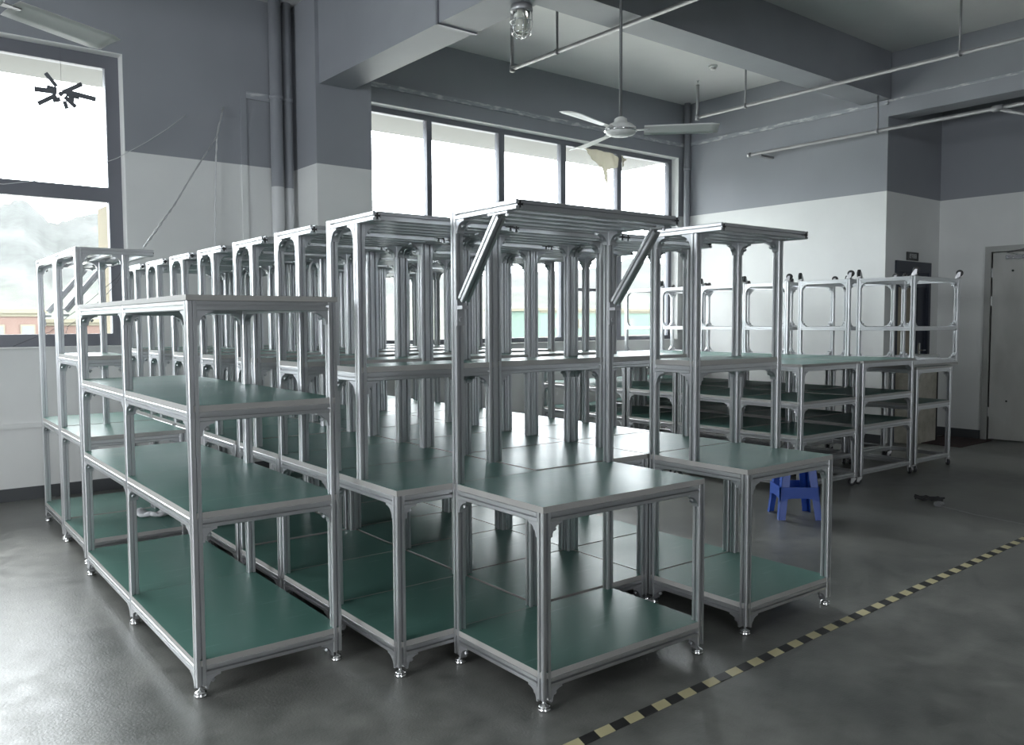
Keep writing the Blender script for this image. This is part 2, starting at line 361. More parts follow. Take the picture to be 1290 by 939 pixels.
# doors
bm = B(); box(bm, DXW+.12, DXW+.24, 3.38, 4.44, 0, 2.38); struct('trim_15', bm, SKIRT)  # unseen dark panel added behind the door to stop light leaking in
bm = B(); box(bm, 10.1, 11.04, YC+.15, YC+.19, 0, 2.27); struct('trim_16', bm, SKIRT)  # added panel that keeps outside light out of the dark doorway
STEEL = vary(mat('grey_steel_door', (.5, .5, .48), .25, .1), (.42, .42, .40), (.56, .56, .54), 2.2, .285, .42, stretch=(1, 1, .5))
JAMB = mat('grey_door_frame', (.36, .365, .35), .45)
def door1():
    r = bpy.data.objects.new('door_1', None); COL.objects.link(r); r['kind'] = 'structure'; r.location = (DXW, 3.91, 0)
    bm = B(); y0, y1 = -.51, .51
    box(bm, -.025, .1, y1-.0, y1+.07, 0, 2.43); box(bm, -.025, .1, y0-.07, y0, 0, 2.43); box(bm, -.025, .1, y0, y1, 2.36, 2.43); obj('door_frame', bm, JAMB, r)
    bm = B(); box(bm, .02, .065, y0+.006, y1-.008, .012, 2.352); lf = obj('door_leaf', bm, STEEL, r)
    for z in (.35, 1.75, 2.1):
        bm = B(); tube(bm, [(.01, y1-.004, z-.06), (.01, y1-.004, z+.06)], .01, 8); obj('hinge', bm, CHROME, r)
    bm = B(); box(bm, -.03, .02, .10, .34, 2.26, 2.31); tube(bm, [(-.02, .2, 2.31), (-.05, .32, 2.345), (-.02, .12, 2.38)], .008, 6); obj('door_closer', bm, CHROME, lf)
    bm = B(); lathe(bm, [(.014, -.004), (.014, .0)], (.018, .27, 2.12), 12, 'X'); obj('peephole', bm, BLACK, lf)
    bm = B(); lathe(bm, [(.012, -.004), (.012, .0)], (.018, .30, .5), 12, 'X'); obj('bolt_hole', bm, BLACK, lf)
    bm = B(); tube(bm, [(.02, -.42, 1.05), (-.04, -.42, 1.05), (-.04, -.30, 1.05)], .01, 8); obj('door_handle', bm, CHROME, lf)
door1()
def door2():
    r = bpy.data.objects.new('door_2', None); COL.objects.link(r); r['kind'] = 'structure'; r.location = (10.57, YC, 0)
    NAVY = mat('dark_navy_door_paint', (.022, .028, .045), .4)
    bm = B(); box(bm, -.46, -.40, -.02, .18, 0, 2.25); box(bm, .40, .46, -.02, .18, 0, 2.25); box(bm, -.40, .40, -.02, .18, 2.12, 2.25); obj('door_frame', bm, NAVY, r)
    bm = B(); box(bm, -.40, .40, .0, .04, 1.93, 2.12); obj('door_header', bm, NAVY, r)
    bm = B(); box(bm, .19, .40, .02, .06, 0, 1.93); lf = obj('door_leaf', bm, NAVY, r)
    bm = B(); box(bm, .215, .24, -.004, .02, 1.04, 1.22); tube(bm, [(.228, 0, 1.13), (.228, -.04, 1.13), (.30, -.04, 1.13)], .008, 8); obj('door_handle', bm, CHROME, lf)
    bm = B(); box(bm, -.40, .19, .10, .14, 0, 1.93); obj('inner_panel', bm, mat('beige_curtain', (.42, .38, .30), .8), r)
door2()

# ------------------------------------------------------------------ workbenches
def bench(name, W, D, kind, label, loc, rotz=0, group=None, detail=True):
    t = thing(name, label, 'workbench', loc, rotz, group)
    yt = D-.33+.02 if kind == 'shelf' else None
    zt = .802; top = 1.98
    lo = ring('lower_frame', t, 0, W, 0, D, .13, None); tb = ring('table_frame', t, 0, W, 0, D, zt-.025, None)
    for x in (S/2, W-S/2):
        post('leg', t, x, S/2, .045, zt-.025, True); post('upright', t, x, D-S/2, .045, top, True)
        if kind == 'shelf': post('upright', t, x, yt+S/2, zt, top-S)
    board('lower_shelf', t, .002, W-.002, .002, D-.002, .155); board('tabletop', t, .002, W-.002, .002, D-.002, zt)
    ring_brackets(lo, 0, W, 0, D, .09); ring_brackets(tb, 0, W, 0, D, zt-.065)
    yo = D-.46
    zc = top-S/2; ovs = []
    for x in (S/2, W-S/2):
        bm = B(); prof(bm, (x, yo, zc), (x, D-S, zc)); ovs.append(obj('overhead_beam', bm, ALU, t))
        bm = B(); box(bm, x-.004, x+.004, yo-.0015, yo, zc-.014, zc+.014); box(bm, x-.014, x-.004, yo-.0015, yo, zc-.004, zc+.004); box(bm, x+.004, x+.014, yo-.0015, yo, zc-.004, zc+.004); bmesh.ops.remove_doubles(bm, verts=bm.verts[:], dist=1e-5); obj('end_insert', bm, BLACK, ovs[-1])  # flat black cross: darkness of the open end slots put into colour
    for i in range(5):
        y = yo+S/2 + (D-S-yo)*i/4 if i < 4 else D-S/2
        bm = B(); prof(bm, (S, y, zc), (W-S, y, zc)); obj('overhead_rail', bm, ALU, t)
    X, Y, Z = Vector((1, 0, 0)), Vector((0, 1, 0)), Vector((0, 0, -1))
    for xs, sx in ((0, 1), (W, -1)):
        ov = ovs[0 if sx > 0 else 1]
        bracket(ov, (xs+sx*S/2, D-S, top-S), -Y, Z); bracket(ov, (xs+sx*S, D-S/2, top-S), X*sx, Z)
        if kind == 'shelf':
            bracket(ov, (xs+sx*S/2, yt+S, top-S), Y, Z); bracket(ov, (xs+sx*S, yt+S/2, top-S), X*sx, Z)
    if kind == 'shelf':
        md = ring('middle_frame', t, 0, W, yt, D, 1.282, None); board('middle_shelf', t, .002, W-.002, yt+.002, D-.002, 1.307)
        ring_brackets(md, 0, W, yt, D, 1.242)
    else:
        for x in (S/2, W-S/2):
            p0, p1 = Vector((x, D-S-.0, 1.60)), Vector((x, yo+.13, top-S-.012))
            bm = B(); prof(bm, p0+Vector((0, -.028, 0)), p1); br = obj('diagonal_brace', bm, ALU, t)
            bm = B(); box(bm, x-.018, x+.018, D-S-.006, D-S, 1.49, 1.60); box(bm, x-.018, x+.018, D-S-.045, D-S-.004, 1.56, 1.575)
            tube(bm, [(x, D-S-.012, 1.515), (x, D-S-.004, 1.515)], .009, 8); obj('brace_hinge', bm, CAST, br)
            bm = B(); box(bm, x-.018, x+.018, yo+.06, yo+.19, top-S-.008, top-S); tube(bm, [(x, yo+.08, top-S-.018), (x, yo+.08, top-S-.006)], .009, 8); obj('brace_hinge', bm, CAST, br)
    return t
def relabel(o, label, loc, group=None, rot=None):
    o.location = loc; o['label'] = label
    if group: o['group'] = group
    if rot is not None: o.rotation_euler = (0, 0, rot)
ORD = ['first', 'second', 'third', 'fourth', 'fifth', 'sixth', 'seventh', 'eighth', 'ninth']
bench('workbench', .945, .62, 'brace', 'aluminium workbench with diagonal braces and no middle shelf, foremost of the whole block', K(1.997, 2.40), RACK)
g = 'shelved aluminium workbenches of the packed block'
for wd, x, y0, n, st, cname in ((.757, 1.718, 3.02, 7, .635, 'left column'), (.765, 2.49, 3.045, 7, .64, 'middle column'), (.725, 3.262, 2.41, 8, .64, 'right column')):
    first = None
    for k in range(n):
        y = y0 + k*st + (.03 if (k >= 3 and x < 2) else 0)
        lb = 'aluminium workbench with middle shelf, %s from the front in the %s' % (ORD[k], cname)
        if k == n-1: lb = 'aluminium workbench with middle shelf, farthest from the camera in the %s' % cname
        if first is None:
            first = bench('workbench', wd, .63, 'shelf', lb, K(x, y), RACK, g)
        else:
            c = dup(first); relabel(c, lb, K(x, y))
# benches along the left, turned a quarter so they face the block
def turned(xr, yn): return K(xr, yn)
b1 = bench('workbench', .72, .63, 'shelf', 'aluminium workbench with middle shelf, turned side-on behind the shelving rack', (0, 0, 0), RACK+PI/2)
b1.location = K(1.65, 5.70)
b2 = bench('workbench', .74, .63, 'brace', 'aluminium workbench with diagonal braces standing in front of the left window', (0, 0, 0), RACK+PI/2)
b2.location = K(1.65, 6.45)

# ------------------------------------------------------------------ tall shelving rack
def rack():
    W, D = .635, 2.12
    t = thing('shelving_rack', 'tall aluminium shelving rack with four green shelves, foremost on the left', 'shelving rack', K(.985, 3.35), RACK)
    ym = 1.063
    for x in (S/2, W-S/2):
        for y in (S/2, ym, D-S/2): post('upright', t, x, y, .045, 1.593, True)
    X, Y, Z = Vector((1, 0, 0)), Vector((0, 1, 0)), Vector((0, 0, -1))
    for z, nm in ((.128, 'bottom'), (.727, 'lower'), (1.154, 'upper'), (1.595, 'top')):
        bm = B(); zc = z-S/2
        for y in (S/2, ym, D-S/2): prof(bm, (S, y, zc), (W-S, y, zc))
        for x in (S/2, W-S/2): prof(bm, (x, S, zc), (x, ym-S/2, zc)); prof(bm, (x, ym+S/2, zc), (x, D-S, zc))
        fr = obj('shelf_frame', bm, ALU, t); zb = z-S
        for xs, sx in ((0, 1), (W, -1)):
            for ys, dirs in ((S/2, (1,)), (ym, (1, -1)), (D-S/2, (-1,))):
                bracket(fr, (xs+sx*S, ys, zb), X*sx, Z)
                for d in dirs: bracket(fr, (xs+sx*S/2, ys+d*S/2, zb), Y*d, Z)
        tt = .022
        if nm == 'top':
            bm = B(); fs = box(bm, -.003, W+.003, -.003, D+.003, z, z+tt, 1); fs[1].material_index = 0; fs[0].material_index = 2
            obj('top_board', bm, [MATTOP, EDGE, UNDER], t)
        else:
            board('shelf_board', t, .002, W-.002, .002, ym-.001, z+.025); board('shelf_board', t, .002, W-.002, ym+.001, D-.002, z+.025)
rack()

# ------------------------------------------------------------------ trolleys
RUB = mat('black_castor_rubber', (.03, .03, .032), .5); ZINC = mat('zinc_plated_steel', (.42, .42, .43), .4, .8)
def castor(parent, x, y, z, ang, up=1):      # z = mounting plate height, wheel below (up=1) or above (up=-1)
    bm = B(); s = up; k = 1.0 if up > 0 else 1.15
    ca, sa = math.cos(ang), math.sin(ang)
    box(bm, x-.034, x+.034, y-.028, y+.028, min(z, z-.005*s), max(z, z-.005*s))
    lathe(bm, [(.022*k, z-.004*s), (.022*k, z-.018*s)], (x, y, 0), 12)
    u = Vector((ca, sa, 0)); v = Vector((-sa, ca, 0)); ax = Vector((x, y, z)) + u*.018*k + Vector((0, 0, -.050*s*k))
    for q in (-1, 1):
        c = Vector((x, y, z))+v*q*.018*k
        pts = [c-u*.022*k+Vector((0, 0, -.014*s)), c+u*.024*k+Vector((0, 0, -.014*s)), c+u*.028*k+Vector((0, 0, -.058*s*k)), c+u*.010*k+Vector((0, 0, -.058*s*k))]
        a = [bm.verts.new(p-v*.002) for p in pts]; b_ = [bm.verts.new(p+v*.002) for p in pts]
        bm.faces.new(a); bm.faces.new(b_[::-1])
        for i in range(4): bm.faces.new((a[i], b_[i], b_[(i+1) % 4], a[(i+1) % 4]))
    bmesh.ops.recalc_face_normals(bm, faces=bm.faces[:])
    o = obj('castor', bm, ZINC, parent)
    bm = B(); R = .030*k
    tube(bm, [ax-v*.014, ax-v*.011, ax+v*.011, ax+v*.014], [R*.75, R, R, R*.75], 18); obj('wheel', bm, RUB, o)
    return o
def cart(label, W, D, zt, levels, loc, group):
    t = thing('trolley', label, 'trolley', loc, RACK, group)
    zb = .081
    for x in (S/2, W-S/2):
        for y in (S/2, D-S/2):
            p = post('upright', t, x, y, zb, zt-.022)
            castor(p, x, y, zb, random.choice((.3, 2.2, 4.0, 5.1)))
    fr = ring('base_frame', t, 0, W, 0, D, zb+.045, None)
    for z in levels:
        f = ring('shelf_frame', t, 0, W, 0, D, z-.022, None); ring_brackets(f, 0, W, 0, D, z-.062); board('shelf', t, .002, W-.002, .002, D-.002, z, .022)
    f = ring('top_frame', t, 0, W, 0, D, zt-.022, None); ring_brackets(f, 0, W, 0, D, zt-.062)
    bm = B(); fs = box(bm, -.003, W+.003, -.003, D+.003, zt-.022, zt, 1); fs[1].material_index = 0; fs[0].material_index = 2
    obj('top_board', bm, [MATTOP, EDGE, UNDER], t)
    return t
def cart_up(label, W, D, z0, loc, group):     # the same kind of trolley standing upside down
    t = thing('upturned_trolley', label, 'trolley', loc, RACK, group)
    h = .90; X, Y, Z = Vector((1, 0, 0)), Vector((0, 1, 0)), Vector((0, 0, 1))
    bm = B(); fs = box(bm, 0, W, 0, D, 0, .022, 1); fs[0].material_index = 0; fs[1].material_index = 2
    obj('top_board', bm, [MATTOP, EDGE, UNDER], t)
    for x in (S/2, W-S/2):
        for y in (S/2, D-S/2):
            p = post('upright', t, x, y, .022, h); castor(p, x, y, h, random.choice((.2, 1.9, 3.4, 5.0)), -1)
    for z, nm in ((.062, 'top_frame'), (.40, 'shelf_frame'), (h, 'base_frame')):
        f = ring(nm, t, 0, W, 0, D, z, None)
        for xs, sx in ((0, 1), (W, -1)):
            for ys, sy in ((0, 1), (D, -1)):
                if nm != 'base_frame':
                    bracket(f, (xs+sx*S, ys+sy*S/2, z), X*sx, Z, .03); bracket(f, (xs+sx*S/2, ys+sy*S, z), Y*sy, Z, .03)
                else:
                    bracket(f, (xs+sx*S, ys+sy*S/2, z-S), X*sx, -Z, .03); bracket(f, (xs+sx*S/2, ys+sy*S, z-S), Y*sy, -Z, .03)
    return t
YT = [4.06, 4.76, 5.45, 6.14, 6.83]
for cidx, (x, wd, zt, lv, nm) in enumerate(((6.215, .90, 1.14, (.82, .53), 'left file, nearest the workbenches'), (7.18, .94, 1.14, (.82, .55), 'middle file'), (8.18, .74, 1.045, (.68,), 'right file, carrying the upturned ones'))):
    first = None
    for k, y in enumerate(YT):
        lb = 'aluminium trolley on castors, %s from the front in the %s' % (ORD[k], nm)
        if k == 0: lb = ('aluminium trolley with green shelves, front one of the left file behind the blue stool', 'aluminium trolley with green shelves, front one of the middle file', 'shorter aluminium trolley at the front right, under an upturned one')[cidx]
        if first is None: first = cart(lb, wd, .66, zt, lv, K(x, y), 'trolleys standing in rows by the right wall')
        else: relabel(dup(first), lb, K(x, y))
fu = None
for k, y in enumerate((4.10, 4.79, 5.53, 6.175, 6.82, 7.465)):
    lb = 'upturned trolley frame with its castors in the air, %s from the front of the row' % ORD[k]
    if fu is None: fu = cart_up(lb, .96, .61, 1.045, K(8.17, y, 1.047), 'upturned trolleys on top of the right file')
    else: relabel(dup(fu), lb, K(8.17, y, 1.047))

# ------------------------------------------------------------------ blue plastic stool
def stool():
    BL = mat('blue_stool_plastic', (.012, .075, .42), .35)
    t = thing('stool', 'blue plastic stool on the floor behind the right hand workbench', 'stool', (5.70, 3.61, 0), math.radians(49))
    h, a, b_ = .42, .13, .168
    bm = B(); box(bm, -a, a, -a, a, h-.03, h); bmesh.ops.bevel(bm, geom=bm.edges[:], offset=.012, segments=3, affect='EDGES'); obj('seat', bm, BL, t, True)
    for sx in (-1, 1):
        for sy in (-1, 1):
            bm = B()      # L-shaped flared leg
            def ln(z): f = (h-.03-z)/(h-.03); return a-.006+(b_-a)*f
            for (ux, uy) in ((1, 0), (0, 1)):
                rows = []
                for i in range(7):
                    z = (h-.025)*(1-i/6); e = ln(z); wl = .062-.012*i/6
                    x1, y1 = e, e; x0, y0 = (e-wl, e) if ux else (e, e-wl); th = .006
                    if ux: q = [(x0, y1), (x1, y1), (x1, y1-th), (x0, y1-th)]
                    else: q = [(x1, y0), (x1, y1), (x1-th, y1), (x1-th, y0)]
                    rows.append([bm.verts.new((sx*p, sy*r, z)) for p, r in q])
                for r0, r1 in zip(rows, rows[1:]):
                    for i in range(4): bm.faces.new((r0[i], r0[(i+1) % 4], r1[(i+1) % 4], r1[i]))
                bm.faces.new(rows[0]); bm.faces.new(rows[-1][::-1])
            bmesh.ops.recalc_face_normals(bm, faces=bm.faces[:]); obj('leg', bm, BL, t)
    for k in range(4):     # arched aprons between the legs
        bm = B(); zt, e0 = h-.2, .158
        top, bot = [], []
        for i in range(9):
            u = -1+2*i/8; top.append((u*(e0-.03), zt+.03)); bot.append((u*(e0-.02), zt-.055-.03*abs(u)**4))
        R = Matrix.Rotation(k*PI/2, 4, 'Z')
        A = [[bm.verts.new(R @ Vector((x, e0-.012+dy, z))) for x, z in l] for l in (top, bot) for dy in (0, .006)]
        for p, q in ((0, 1), (1, 3), (3, 2), (2, 0)):
            for i in range(8): bm.faces.new((A[p][i], A[p][i+1], A[q][i+1], A[q][i]))
        bmesh.ops.recalc_face_normals(bm, faces=bm.faces[:]); obj('side_panel', bm, BL, t)
stool()

# ------------------------------------------------------------------ ceiling fans
FANW = mat('white_fan_enamel', (.8, .81, .79), .35)
def fan(label, x, y, z, a0, group=None):
    t = thing('ceiling_fan', label, 'ceiling fan', (x, y, CE))
    dz = z-CE
    bm = B(); lathe(bm, [(.06, 0), (.055, -.05), (.02, -.08)], (0, 0, 0), 20); obj('ceiling_cup', bm, FANW, t, True)
    bm = B(); tube(bm, [(0, 0, -.06), (0, 0, dz+.06)], .011, 10); obj('down_rod', bm, mat('grey_fan_rod', (.12, .125, .13), .4), t, True)
    bm = B(); lathe(bm, [(.02, .10), (.045, .085), (.05, .06), (.085, .045), (.112, .022), (.115, 0), (.105, -.022), (.07, -.036), (.03, -.042), (.005, -.043)], (0, 0, dz), 32); mt = obj('motor', bm, FANW, t, True)
    bm = B(); lathe(bm, [(.117, .006), (.120, .002), (.120, -.004), (.117, -.008)], (0, 0, dz), 32); obj('rim', bm, CHROME, mt, True)
    for k in range(3):
        a = a0 + k*2*PI/3; R = Matrix.Translation((0, 0, dz)) @ Matrix.Rotation(a, 4, 'Z')
        bm = B(); n = 10; rows = []
        for i in range(n+1):
            r = .17 + .53*i/n; hw = .068 + .02*i/n if i < n else .07
            tw = -math.radians(16 - 5*i/n)
            row = []
            for j in range(5):
                s = -1+j/2; cam_ = .006*(1-s*s)
                row.append((r, s*hw*math.cos(tw), s*hw*math.sin(tw)+cam_))
            rows.append(row)
        up = [[bm.verts.new(R @ Vector(p)) for p in r] for r in rows]; dn = [[bm.verts.new(R @ Vector((p[0], p[1], p[2]-.003))) for p in r] for r in rows]
        for L in (up, dn):
            for r0, r1 in zip(L, L[1:]):
                for j in range(4): bm.faces.new((r0[j], r0[j+1], r1[j+1], r1[j]))
        for i in range(n): bm.faces.new((up[i][0], up[i+1][0], dn[i+1][0], dn[i][0])); bm.faces.new((up[i][4], up[i+1][4], dn[i+1][4], dn[i][4]))
        for j in range(4): bm.faces.new((up[0][j], up[0][j+1], dn[0][j+1], dn[0][j])); bm.faces.new((up[n][j], up[n][j+1], dn[n][j+1], dn[n][j]))
        bmesh.ops.recalc_face_normals(bm, faces=bm.faces[:]); bl = obj('blade', bm, FANW, t, True)
        bm = B(); fs = box(bm, .09, .21, -.02, .02, .0, .006); bmesh.ops.transform(bm, matrix=R, verts=bm.verts[:]); obj('blade_arm', bm, ZINC, bl)
fan('white three-bladed ceiling fan on a long rod in front of the wide window', 4.50, 4.32, 2.9, math.radians(-46), 'ceiling fans')
fan('white three-bladed ceiling fan above the left window, mostly cut off by the picture edge', .49, 4.24, 2.9, math.radians(28), 'ceiling fans')

# ------------------------------------------------------------------ pipes and lamp
PIPEM = mat('galvanised_sprinkler_pipe', (.26, .26, .27), .45, .3)
def pipe_run(label, x, y0, y1, z, hang, head=True):
    t = thing('sprinkler_pipe', label, 'pipe', (x, y1, z), 0, 'ceiling sprinkler pipes'); L = y0-y1
    bm = B()
    tube(bm, [(0, L, 0), (0, 0, 0)], .021, 14); obj('pipe', bm, PIPEM, t, True)
    if head:
        bm = B(); tube(bm, [(0, -.005, -.005), (0, -.005, .40)], .019, 12); lathe(bm, [(.028, -.03), (.03, 0), (.028, .03)], (0, -.005, 0), 12); rs = obj('riser', bm, PIPEM, t, True)
        bm = B(); tube(bm, [(0, -.005, .40), (0, -.005, .42), (0, -.005, .46)], [.024, .014, .006], 10); lathe(bm, [(.018, .46), (.018, .464)], (0, -.005, 0), 12); obj('sprinkler_head', bm, CHROME, rs, True)
    else:
        bm = B(); lathe(bm, [(.028, -.02), (.028, .02)], (0, 0, 0), 14, 'Y'); obj('end_cap', bm, ZINC, t, True)
        bm = B(); box(bm, -.015, RX-x, -.20, -.16, -.05, -.02); obj('wall_bracket', bm, PIPEM, t)
    for hy, top in hang:
        bm = B(); tube(bm, [(0, hy-y1, 0), (0, hy-y1, top-z)], .012, 8); lathe(bm, [(.03, -.012), (.03, .012)], (0, hy-y1, 0), 14, 'Y'); obj('hanger', bm, PIPEM, t, True)
    return t
pipe_run('sprinkler pipe nearest the lamp, ending in an upturned elbow', 5.486, -6.0, 6.805, 4.11, [(6.11, CE), (3.9, CE), (1.5, CE)])
pipe_run('sprinkler pipe crossing under the cross beam at the upper right', 8.627, -6.0, 6.94, 4.11, [(6.21, CE), (3.73, CE), (1.0, CE)])
p3 = pipe_run('lowest sprinkler pipe along the right wall with a capped end', 9.60, -6.0, 6.84, 3.74, [(5.06, 4.15), (2.0, CE)], False)
bm = B(); lathe(bm, [(.034, -.05), (.034, .05)], (0, 3.75-6.84, 0), 14, 'Y'); obj('coupling', bm, PIPEM, p3, True)
bm = B(); tube(bm, [(0, 3.72-6.84, -.02), (.10, 3.3-6.84, -.17), (.2, 3.0-6.84, -.19)], .02, 8); obj('strut', bm, PIPEM, p3, True)
def vpipe(label, x, y, r):
    t = thing('wall_pipe', label, 'pipe', (x, y, 0), 0, 'painted wall pipes')
    bm = B(); tube(bm, [(0, 0, 0), (0, 0, CE)], r, 20); obj('pipe', bm, PIPEPAINT, t, True)
    for z in (.6, 2.2, 3.75):
        bm = B(); lathe(bm, [(r+.006, -.02), (r+.006, .02)], (0, 0, z), 20); obj('joint_collar', bm, PIPEPAINT, t, True)
vpipe('thick vertical painted pipe left of the column', 3.47, 8.05, .062)
vpipe('slimmer vertical painted pipe between the thick pipe and the column', 3.60, 8.07, .045)
vpipe('thin vertical painted pipe in the far corner right of the wide window', 9.80, 8.06, .045)
def lamp():
    x, y, z = 4.01, 4.86, 3.84
    t = thing('bulkhead_lamp', 'unlit caged glass lamp hanging under the ceiling beam', 'lamp', (x, y, z))
    LG = mat('lamp_glass', (.95, .97, .93), .06); LG.node_tree.nodes['Principled BSDF'].inputs['Transmission Weight'].default_value = .95
    bm = B(); lathe(bm, [(.075, 0), (.08, -.01), (.085, -.04), (.078, -.05)], (0, 0, 0), 24); obj('housing', bm, ZINC, t, True)
    bm = B(); lathe(bm, [(.066, -.045), (.066, -.15), (.058, -.185), (.036, -.21), (.008, -.218)], (0, 0, 0), 28); obj('glass_jar', bm, LG, t, True)
    bm = B(); lathe(bm, [(.02, -.05), (.02, -.08), (.026, -.10), (.026, -.16), (.01, -.18)], (0, 0, 0), 16); obj('bulb', bm, mat('frosted_bulb', (.75, .75, .7), .3), t, True)
    bm = B()
    for k in range(6):
        a = k*PI/3; c, s = math.cos(a), math.sin(a)
        tube(bm, [(c*.08, s*.08, -.04), (c*.084, s*.084, -.16), (c*.07, s*.07, -.205), (c*.04, s*.04, -.232), (0, 0, -.238)], .0035, 6)
    n = 24
    for zz, r in ((-.12, .083), (-.205, .07)): tube(bm, [(r*math.cos(2*PI*i/n), r*math.sin(2*PI*i/n), zz) for i in range(n+1)], .003, 6)
    obj('wire_cage', bm, CHROME, t, True)
lamp()
t = thing('smoke_detector', 'small round white smoke detector on the ceiling', 'smoke detector', (8.63, 6.70, CE))
bm = B(); lathe(bm, [(.052, 0), (.052, -.018), (.046, -.024)], (0, 0, 0), 24); obj('base', bm, FANW, t, True)
bm = B(); lathe(bm, [(.03, -.024), (.03, -.034)], (0, 0, 0), 20); obj('sensor_gap', bm, BLACK, t, True)
bm = B(); lathe(bm, [(.036, -.034), (.034, -.046), (.02, -.052)], (0, 0, 0), 24); obj('sensor_cap', bm, mat('white_plastic', (.8, .8, .78), .4), t, True)

# ------------------------------------------------------------------ things at the windows
DKSTRIP = mat('dark_strip', (.11, .115, .13), .6)
def starburst():  # flat dark bars set out as a star before the pane
    t = thing('strip_ornament', 'starburst of dark strips hanging against the left window', 'ornament', (1.58, WY+.05, 3.51))
    segs = [(1.46, 3.665, 1.542, 3.565, .02), (1.37, 3.518, 1.545, 3.519, .026), (1.466, 3.546, 1.545, 3.535, .03), (1.394, 3.394, 1.535, 3.49, .022), (1.509, 3.441, 1.57, 3.463, .022),
            (1.59, 3.525, 1.746, 3.623, .022), (1.61, 3.534, 1.854, 3.505, .026), (1.615, 3.522, 1.72, 3.507, .03), (1.605, 3.49, 1.691, 3.415, .022), (1.631, 3.476, 1.677, 3.471, .026), (1.599, 3.45, 1.62, 3.387, .02)]
    for i, (x0, z0, x1, z1, wd) in enumerate(segs):
        z0b, z1b = z0, z1
        d = Vector((x1-x0, 0, z1-z0)).normalized(); n = Vector((-d.z, 0, d.x))*wd*.85; yy = (i % 3)*.006
        bm = B(); pts = [Vector((x0-1.58, yy, z0b-3.51)), Vector((x1-1.58, yy, z1b-3.51))]
        q = [pts[0]-n, pts[1]-n, pts[1]+n, pts[0]+n]
        a = [bm.verts.new(p) for p in q]; b_ = [bm.verts.new(p+Vector((0, .004, 0))) for p in q]
        bm.faces.new(a); bm.faces.new(b_[::-1])
        for k in range(4): bm.faces.new((a[k], b_[k], b_[(k+1) % 4], a[(k+1) % 4]))
        bmesh.ops.recalc_face_normals(bm, faces=bm.faces[:]); obj('strip', bm, DKSTRIP, t)
    bm = B(); lathe(bm, [(.02, -.006), (.02, .02)], (-.005, .006, -.0), 12, 'Y'); obj('hub', bm, DKSTRIP, t)
    bm = B(); tube(bm, [(0, .01, .0), (0, .01, .40)], .0012, 5); obj('thread', bm, DKSTRIP, t)
starburst()
def film_mat():
    m = bpy.data.materials.new('cream_plastic_film'); m.use_nodes = True; nt = m.node_tree; nt.nodes.clear()
    o = nt.nodes.new('ShaderNodeOutputMaterial'); a = nt.nodes.new('ShaderNodeBsdfTranslucent'); b = nt.nodes.new('ShaderNodeBsdfDiffuse'); mx = nt.nodes.new('ShaderNodeMixShader')
    a.inputs[0].default_value = (.34, .32, .26, 1); b.inputs[0].default_value = (.7, .66, .55, 1); mx.inputs[0].default_value = .5
    nt.links.new(a.outputs[0], mx.inputs[1]); nt.links.new(b.outputs[0], mx.inputs[2]); nt.links.new(mx.outputs[0], o.inputs[0]); return m
FILM = film_mat()
def film(label, pts, y):
    bm = B(); n = len(pts); x0 = sum(p[0] for p in pts)/n; z0 = sum(p[1] for p in pts)/n
    vs = [bm.verts.new((p[0]-x0, 0, p[1]-z0)) for p in pts]; f = bm.faces.new(vs)
    bmesh.ops.triangulate(bm, faces=[f]); bmesh.ops.subdivide_edges(bm, edges=bm.edges[:], cuts=3, use_grid_fill=True)
    for v in bm.verts: v.co.y += .02*math.sin(v.co.x*26+v.co.z*9) + .012*math.sin(v.co.x*60)
    o = obj('torn_film', bm, FILM, None, True, (x0, y, z0)); tag(o, label, 'plastic film', 'torn film on the wide window')
film('torn cream plastic film drooping in a point from the wide window', [(7.83, 3.85), (7.98, 3.85), (8.208, 3.85), (8.489, 3.83), (8.56, 3.787), (8.553, 3.665), (8.348, 3.609), (8.372, 3.481), (8.302, 3.406), (8.263, 3.459), (8.193, 3.613), (8.056, 3.716), (7.92, 3.806)], WY+.09)
film('small scrap of torn film beside the last mullion of the wide window', [(8.584, 3.83), (8.665, 3.82), (8.72, 3.79), (8.649, 3.736), (8.60, 3.66)], WY+.09)
WIRE = mat('pale_grey_wire', (.62, .63, .64), .35, .3); WIRED = mat('dark_wire', (.05, .05, .06), .5)
def cable(label, pts, r, m=WIRE, group='loose wires on the window wall', twist=0):
    P = [Vector(p) for p in pts]; c = P[0].copy(); out = []
    for a, b_ in zip(P, P[1:]):
        for i in range(6): out.append(a.lerp(b_, i/6)-c)
    out.append(P[-1]-c)
    bm = B()
    if twist:
        for ph in (0, PI): tube(bm, [p+Vector((math.cos(i*1.3+ph)*r*1.3, 0, math.sin(i*1.3+ph)*r*1.3)) for i, p in enumerate(out)], r, 6)
    else: tube(bm, out, r, 6)
    o = obj('loose_wire', bm, m, None, True, c); tag(o, label, 'wire', group)
Yw = WY-.06
cable('thin pale wire sagging from the left window up the grey wall', [(.5, Yw, 2.66), (1.1, Yw, 2.67), (1.38, Yw, 2.73), (1.56, Yw, 2.79), (1.73, Yw, 2.86), (1.99, Yw, 2.99), (2.25, Yw, 3.17), (2.43, Yw, 3.31), (2.61, WY-.01, 3.47)], .0035)
cable('twisted wire slanting from high on the wall to the side-on workbench top', [(2.96, 8.12, 3.58), (2.77, 7.76, 3.23), (2.53, 7.41, 2.97), (2.26, 7.07, 2.65), (2.05, 6.72, 2.42), (1.86, 6.38, 2.25), (1.67, 6.03, 2.08), (1.54, 5.69, 1.995)], .004, WIRE, twist=1)
cable('wire hanging straight down the wall behind the benches', [(2.97, 8.12, 3.60), (2.89, Yw, 3.35), (2.87, Yw, 3.09), (2.85, Yw, 2.63), (2.84, Yw, 2.28), (2.84, Yw, 1.2), (2.82, WY-.03, .4)], .004, WIRE, twist=1)
